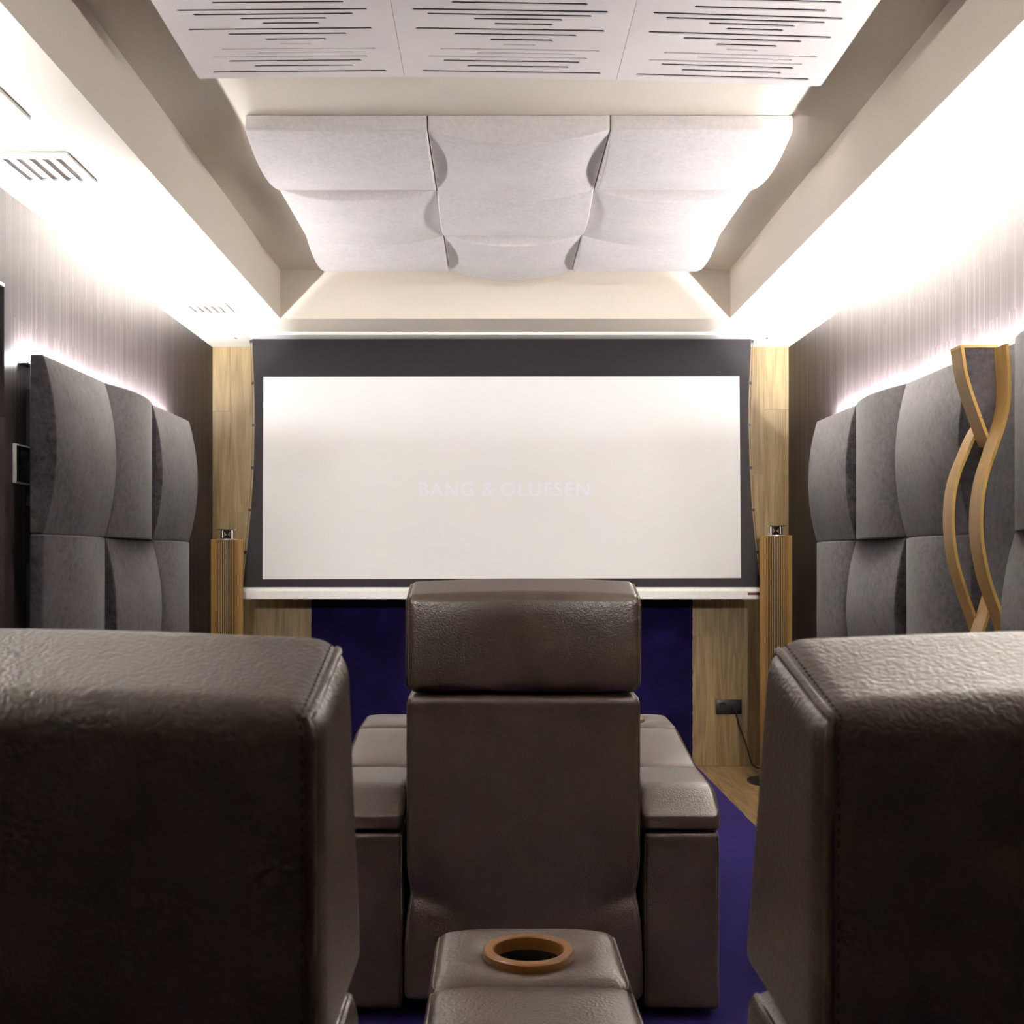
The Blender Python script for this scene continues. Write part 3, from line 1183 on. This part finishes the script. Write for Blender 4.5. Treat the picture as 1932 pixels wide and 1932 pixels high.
# top cap and fabric infill between the two upper ribbons
zc_ = fr([(1818, 651)], yA0)[0][1]
bm = bmesh.new()
x0_, x1_ = fr([(1812, 651)], yA0)[0][0], 1.583
box(bm, x0_ + 0.001, x1_ + 0.01, yA0 + 0.0005, yA1 - 0.0005, zc_ - 0.0075, zc_ + 0.0005)
obj('top_cap', bm, M['plyedge'], W, 0, W.location)
infL = spline([Vector((*p, 0)) for p in fr(apts[:-1], yA0)], 4)
bm = bmesh.new()
poly = []
for p in infL:
    poly.append((p.x + 0.0005, min(p.y, zc_ - 0.008)))
rB = [p for p in spline([Vector((*q, 0)) for q in rb], 4) if p.y > poly[-1][1] + 0.01 and p.y < zc_ - 0.008]
poly += [(p.x - 0.006, p.y) for p in rB[::-1]]
poly += [(rB[0].x - 0.006, zc_ - 0.008)]
prism(bm, poly, yA0 + 0.004, yA0 + 0.024, 'y')
obj('fabric_infill', bm, M['suede'], W, 0, W.location)


# ------------------------------------------------------------------ leather recliners
def sm(a, b, x):
    t = max(0, min(1, (x - a) / (b - a)))
    return t * t * (3 - 2 * t)


HB, HT = 0.848, 1.109          # headrest bottom, top of its rear edge


def headrest():
    sx_, sy_, sz_ = 0.594, 0.2, HT - HB

    def fn(x, y, z):
        u = x / (sx_ / 2)
        t = (z + sz_ / 2) / sz_
        th = 0.232 + (0.140 - 0.232) * t
        v = (y + sy_ / 2) / sy_
        yy = v * th
        zz = z + t * t * (0.022 * v - 0.016 * (1 - v)) + 0.006 * t * (1 - u * u)
        yy -= 0.010 * (1 - u ** 4) * (1 - v) * (1 - (2 * t - 1) ** 4)
        yy += 0.012 * (1 - u ** 4) * v * (1 - (2 * t - 1) ** 2)
        zz += 0.0015 * math.sin(9 * x + 1.3) * t
        return (x * (1 - 0.012 * (1 - t) * (1 - sm(0, .12, t))), yy, zz)
    return Cushion(sx_, sy_, sz_, 0.026, (26, 10, 14), fn, (0, 0, (HB + HT) / 2), k=5)


def backrest():
    z0, z1 = 0.075, 0.843
    sx_, sy_, sz_ = 0.590, 0.2, z1 - z0

    def fn(x, y, z):
        u = x / (sx_ / 2)
        wz_ = z + (z0 + z1) / 2
        t = (z + sz_ / 2) / sz_
        v = (y + sy_ / 2) / sy_
        k = math.exp(-((wz_ - 0.345) / 0.045) ** 2)
        w = 1 - 0.028 * k * abs(u) ** 3 + 0.018 * sm(0.34, 0.15, wz_)
        th = 0.215 + 0.05 * math.sin(math.pi * t)
        yy = v * th + 0.004
        yy -= 0.006 * (1 - u ** 4) * (1 - v) * sm(0.3, 0.5, wz_)
        # creases running in from the pinched corners
        cr = math.exp(-((wz_ - 0.345 + 0.10 * (1 - abs(u)) ** 1.0) / 0.016) ** 2) * abs(u) ** 2.5
        yy += (0.014 * cr + 0.016 * k * abs(u) ** 6) * (1 - v)
        yy -= 0.010 * (1 - v) * sm(0.30, 0.1, wz_) * (1 - 0.5 * u * u)
        zz = z - 0.006 * sm(0.9, 1, abs(u)) * t * (1 - v)
        return (x * w, yy, zz)
    return Cushion(sx_, sy_, sz_, 0.022, (44, 8, 60), fn, (0, 0, (z0 + z1) / 2), k=4)


def pad_cushion(w, y0, y1, za, zb, th, rear_round=False, front_round=False, r=0.02, puff=0.008, dish=None):
    """armrest pad: top runs from za at y0 to zb at y1"""
    L = y1 - y0

    def fn(x, y, z):
        v = (y + L / 2) / L
        u = x / (w / 2)
        t = (z + th / 2) / th
        zz = z + (za + (zb - za) * v) - th / 2
        zz += puff * t * (1 - u ** 4) * (1 - (2 * v - 1) ** 4) - 0.004 * t
        if rear_round:
            zz -= 0.050 * (1 - sm(0, 0.35, v)) ** 2 * t
        if front_round:
            zz -= 0.02 * sm(0.75, 1, v) ** 2 * t
        if dish:
            dd = math.hypot(x - dish[0], y + (y0 + y1) / 2 - dish[1])
            zz -= 0.008 * math.exp(-(max(0, dd - 0.055) / 0.022) ** 2) * t + 0.066 * (1 - sm(0.047, 0.055, dd)) * sm(0.3, 0.9, t)
        return (x, y, zz)
    return Cushion(w, L, th, r, ((56, 56, 4) if dish else (14, 14, 4)), fn, (0, (y0 + y1) / 2, 0), k=4)


def add_cushion(name, cs, parent, mat='leather', shift=0.0):
    bm = bmesh.new()
    for c in (cs if isinstance(cs, list) else [cs]):
        c.add(bm)
    if shift:
        bmesh.ops.translate(bm, verts=bm.verts, vec=(shift, 0, 0))
    return obj(name, bm, M[mat], parent, 60)


def piping(c, corners, r, parent, name='seam_piping', shift=0.0, mat='leather'):
    bm = bmesh.new()
    tube(bm, [p + Vector((shift, 0, 0)) for p in c.path(corners)], r, 6)
    return obj(name, bm, M[mat], parent, 60)


def cup_ring(x, y, z, parent):
    bm = bmesh.new()
    lathe(bm, [(0.0462, z - 0.010), (0.0462, z + 0.0065), (0.0475, z + 0.008), (0.058, z + 0.008), (0.060, z + 0.006), (0.060, z - 0.012), (0.049, z - 0.013), (0.0462, z - 0.010)], x, y, 48, cap=False)
    ring = obj('cup_holder_ring', bm, M['cupwood'], parent, 40)
    ring['label'] = 'amber stained wooden ring'
    bm = bmesh.new()
    lathe(bm, [(0.0450, z - 0.0095), (0.0458, z - 0.0095), (0.0458, z - 0.058), (0.0450, z - 0.058), (0.0450, z - 0.0095)], x, y, 40, cap=False)
    lathe(bm, [(0.0005, z - 0.0585), (0.0465, z - 0.0585), (0.0465, z - 0.056), (0.0005, z - 0.056)], x, y, 40, cap=False)
    obj('cup_well', bm, M['blackplastic'], ring, 40)


def arm(g, xc, w, holder=None):
    """armrest body and three sloping pads, centred on xc in the chair's frame"""
    bm = bmesh.new()
    c = Cushion(w - 0.004, 0.86, 0.455, 0.016, (8, 20, 14), lambda x, y, z: (x, y, z + 0.05 * sm(-.2, .43, y) * (1 if z > 0 else 0)), (0, 0.48, 0.035 + 0.2275))
    a = add_cushion('armrest', c, g, shift=xc)
    hx, hy, hz = (w - 0.004) / 2, 0.43, 0.2275
    for s in (-1, 1):
        piping(c, [(s * hx, -hy, -hz), (s * hx, -hy, hz), (s * hx, hy, hz)], 0.0022, a, 'seam', shift=xc, mat='leather')
    pads = [(0.045, 0.352, 0.555, 0.604, 0.092, True, False), (0.354, 0.702, 0.604, 0.662, 0.088, False, False), (0.704, 0.955, 0.662, 0.668, 0.086, False, True)]
    for i, (y0, y1, za, zb, th, rr, fr_) in enumerate(pads):
        if i == 0:
            za = 0.592
        if i == 0:
            th = 0.100
        c = pad_cushion(w, y0, y1, za, zb, th, rr, fr_, r=0.020, puff=0.010, dish=((holder[0] - xc, holder[1]) if holder and i == 2 else None))
        p = add_cushion('armrest_pad', c, a, shift=xc)
    if holder:
        cup_ring(holder[0], holder[1], 0.664, a)
    return a


def recliner(loc, label, arms, fine=False, group='leather recliners'):
    g = thing('recliner', label, 'recliner chair', loc, group)
    h = headrest()
    hr = add_cushion('headrest', h, g)
    hx, hy, hz = h.h
    for s in (-1, 1):
        piping(h, [(s * hx, -hy, -hz), (s * hx, -hy, hz), (s * hx, hy, hz), (s * hx, hy, -hz)], 0.0034, hr)
    # topstitching beside the piping
    for s in (-1, 1):
        bm = bmesh.new()
        k = hx - 0.010
        path = h.path([(s * k, -hy, -hz + 0.03), (s * k, -hy, hz - 0.001)], 0.0045) + h.path([(s * k, -hy + 0.001, hz), (s * k, hy, hz)], 0.0045)
        for i in range(0, len(path) - 1, 2):
            if (path[i + 1] - path[i]).length > 1e-5:
                tube(bm, [path[i], path[i + 1]], 0.0008, 5)
        obj('stitching', bm, M['thread'], hr, 0)
    b = backrest()
    br = add_cushion('backrest', b, g)
    hx, hy, hz = b.h
    for s in (-1, 1):
        piping(b, [(s * hx, -hy, -hz + 0.02), (s * hx, -hy, hz), (s * hx, hy, hz), (s * hx, hy, 0)], 0.003, br)
    for s in (-1, 1):
        bm = bmesh.new()
        tube(bm, [(s * 0.235, 0.06, 0.83), (s * 0.235, 0.06, 0.865)], 0.008, 10)
        obj('headrest_post', bm, M['chrome'], g, 40)
    # seat, footrest and base
    c = Cushion(0.585, 0.56, 0.20, 0.05, (14, 14, 6), lambda x, y, z: (x, y, z + 0.015 * (1 - (x / .3) ** 2) + 0.03 * sm(0, .28, y)), (0, 0.55, 0.40))
    add_cushion('seat_cushion', c, g)
    c = Cushion(0.58, 0.07, 0.27, 0.03, (14, 4, 10), None, (0, 0.885, 0.255))
    add_cushion('footrest', c, g)
    bm = bmesh.new()
    box(bm, -0.27, 0.27, 0.08, 0.83, 0.03, 0.29)
    obj('base_frame', bm, M['blackplastic'], g, 0)
    for s in (-1, 1):
        for yy in (0.12, 0.78):
            bm = bmesh.new()
            lathe(bm, [(0.02, 0.0085), (0.022, 0.012), (0.022, 0.031)], s * 0.24, yy, 16)
            obj('foot', bm, M['blackplastic'], g, 40)
    for s, hold in arms:
        arm(g, s * 0.403, 0.200, hold)
        for yy in (0.12, 0.84):
            bm = bmesh.new()
            lathe(bm, [(0.02, 0.0085), (0.022, 0.012), (0.022, 0.037)], s * 0.403, yy, 16)
            obj('foot', bm, M['blackplastic'], g, 40)
    return g


recliner((0.0768, 2.80, 0), 'brown leather recliner standing alone in the front row facing the screen',
         [(-1, None), (1, (0.352, 0.815))])
rl = recliner((-0.402, 0.688, 0), 'brown leather recliner seen close up at the left, its back to the camera', [(-1, None)])
rr = recliner((0.4975, 0.688, 0), 'brown leather recliner seen close up at the right, its back to the camera', [(1, None)])

# shared console between the two rear recliners
CXC = 0.047
g = thing('armrest_console', 'brown leather centre console with wooden cup holder between the two near recliners', 'console', (CXC, 0.70, 0))
c = Cushion(0.262, 0.82, 0.53, 0.016, (8, 20, 14), None, (0, 0.47, 0.035 + 0.265))
add_cushion('console_body', c, g)
for y0, y1, za, zb, rr_, fr_, dish in ((0.05, 0.40, 0.655, 0.662, True, False, None), (0.402, 0.677, 0.664, 0.664, False, False, None), (0.679, 0.915, 0.662, 0.660, False, True, (0, 0.778))):
    w = 0.256
    c = pad_cushion(w, y0, y1, za, zb, 0.095, rr_, fr_, r=0.02, puff=0.012, dish=dish)
    p = add_cushion('console_pad', c, g)
    hx, hy, hz = c.h
    for s in (-1, 1):
        piping(c, [(s * hx, -hy, hz), (s * hx, hy, hz)], 0.0016, p)
    if dish:
        cup_ring(0, 0.778, 0.663, p)
for s in (-1, 1):
    for yy in (0.12, 0.82):
        bm = bmesh.new()
        lathe(bm, [(0.02, 0.0085), (0.022, 0.012), (0.022, 0.037)], s * 0.09, yy, 16)
        obj('foot', bm, M['blackplastic'], g, 40)
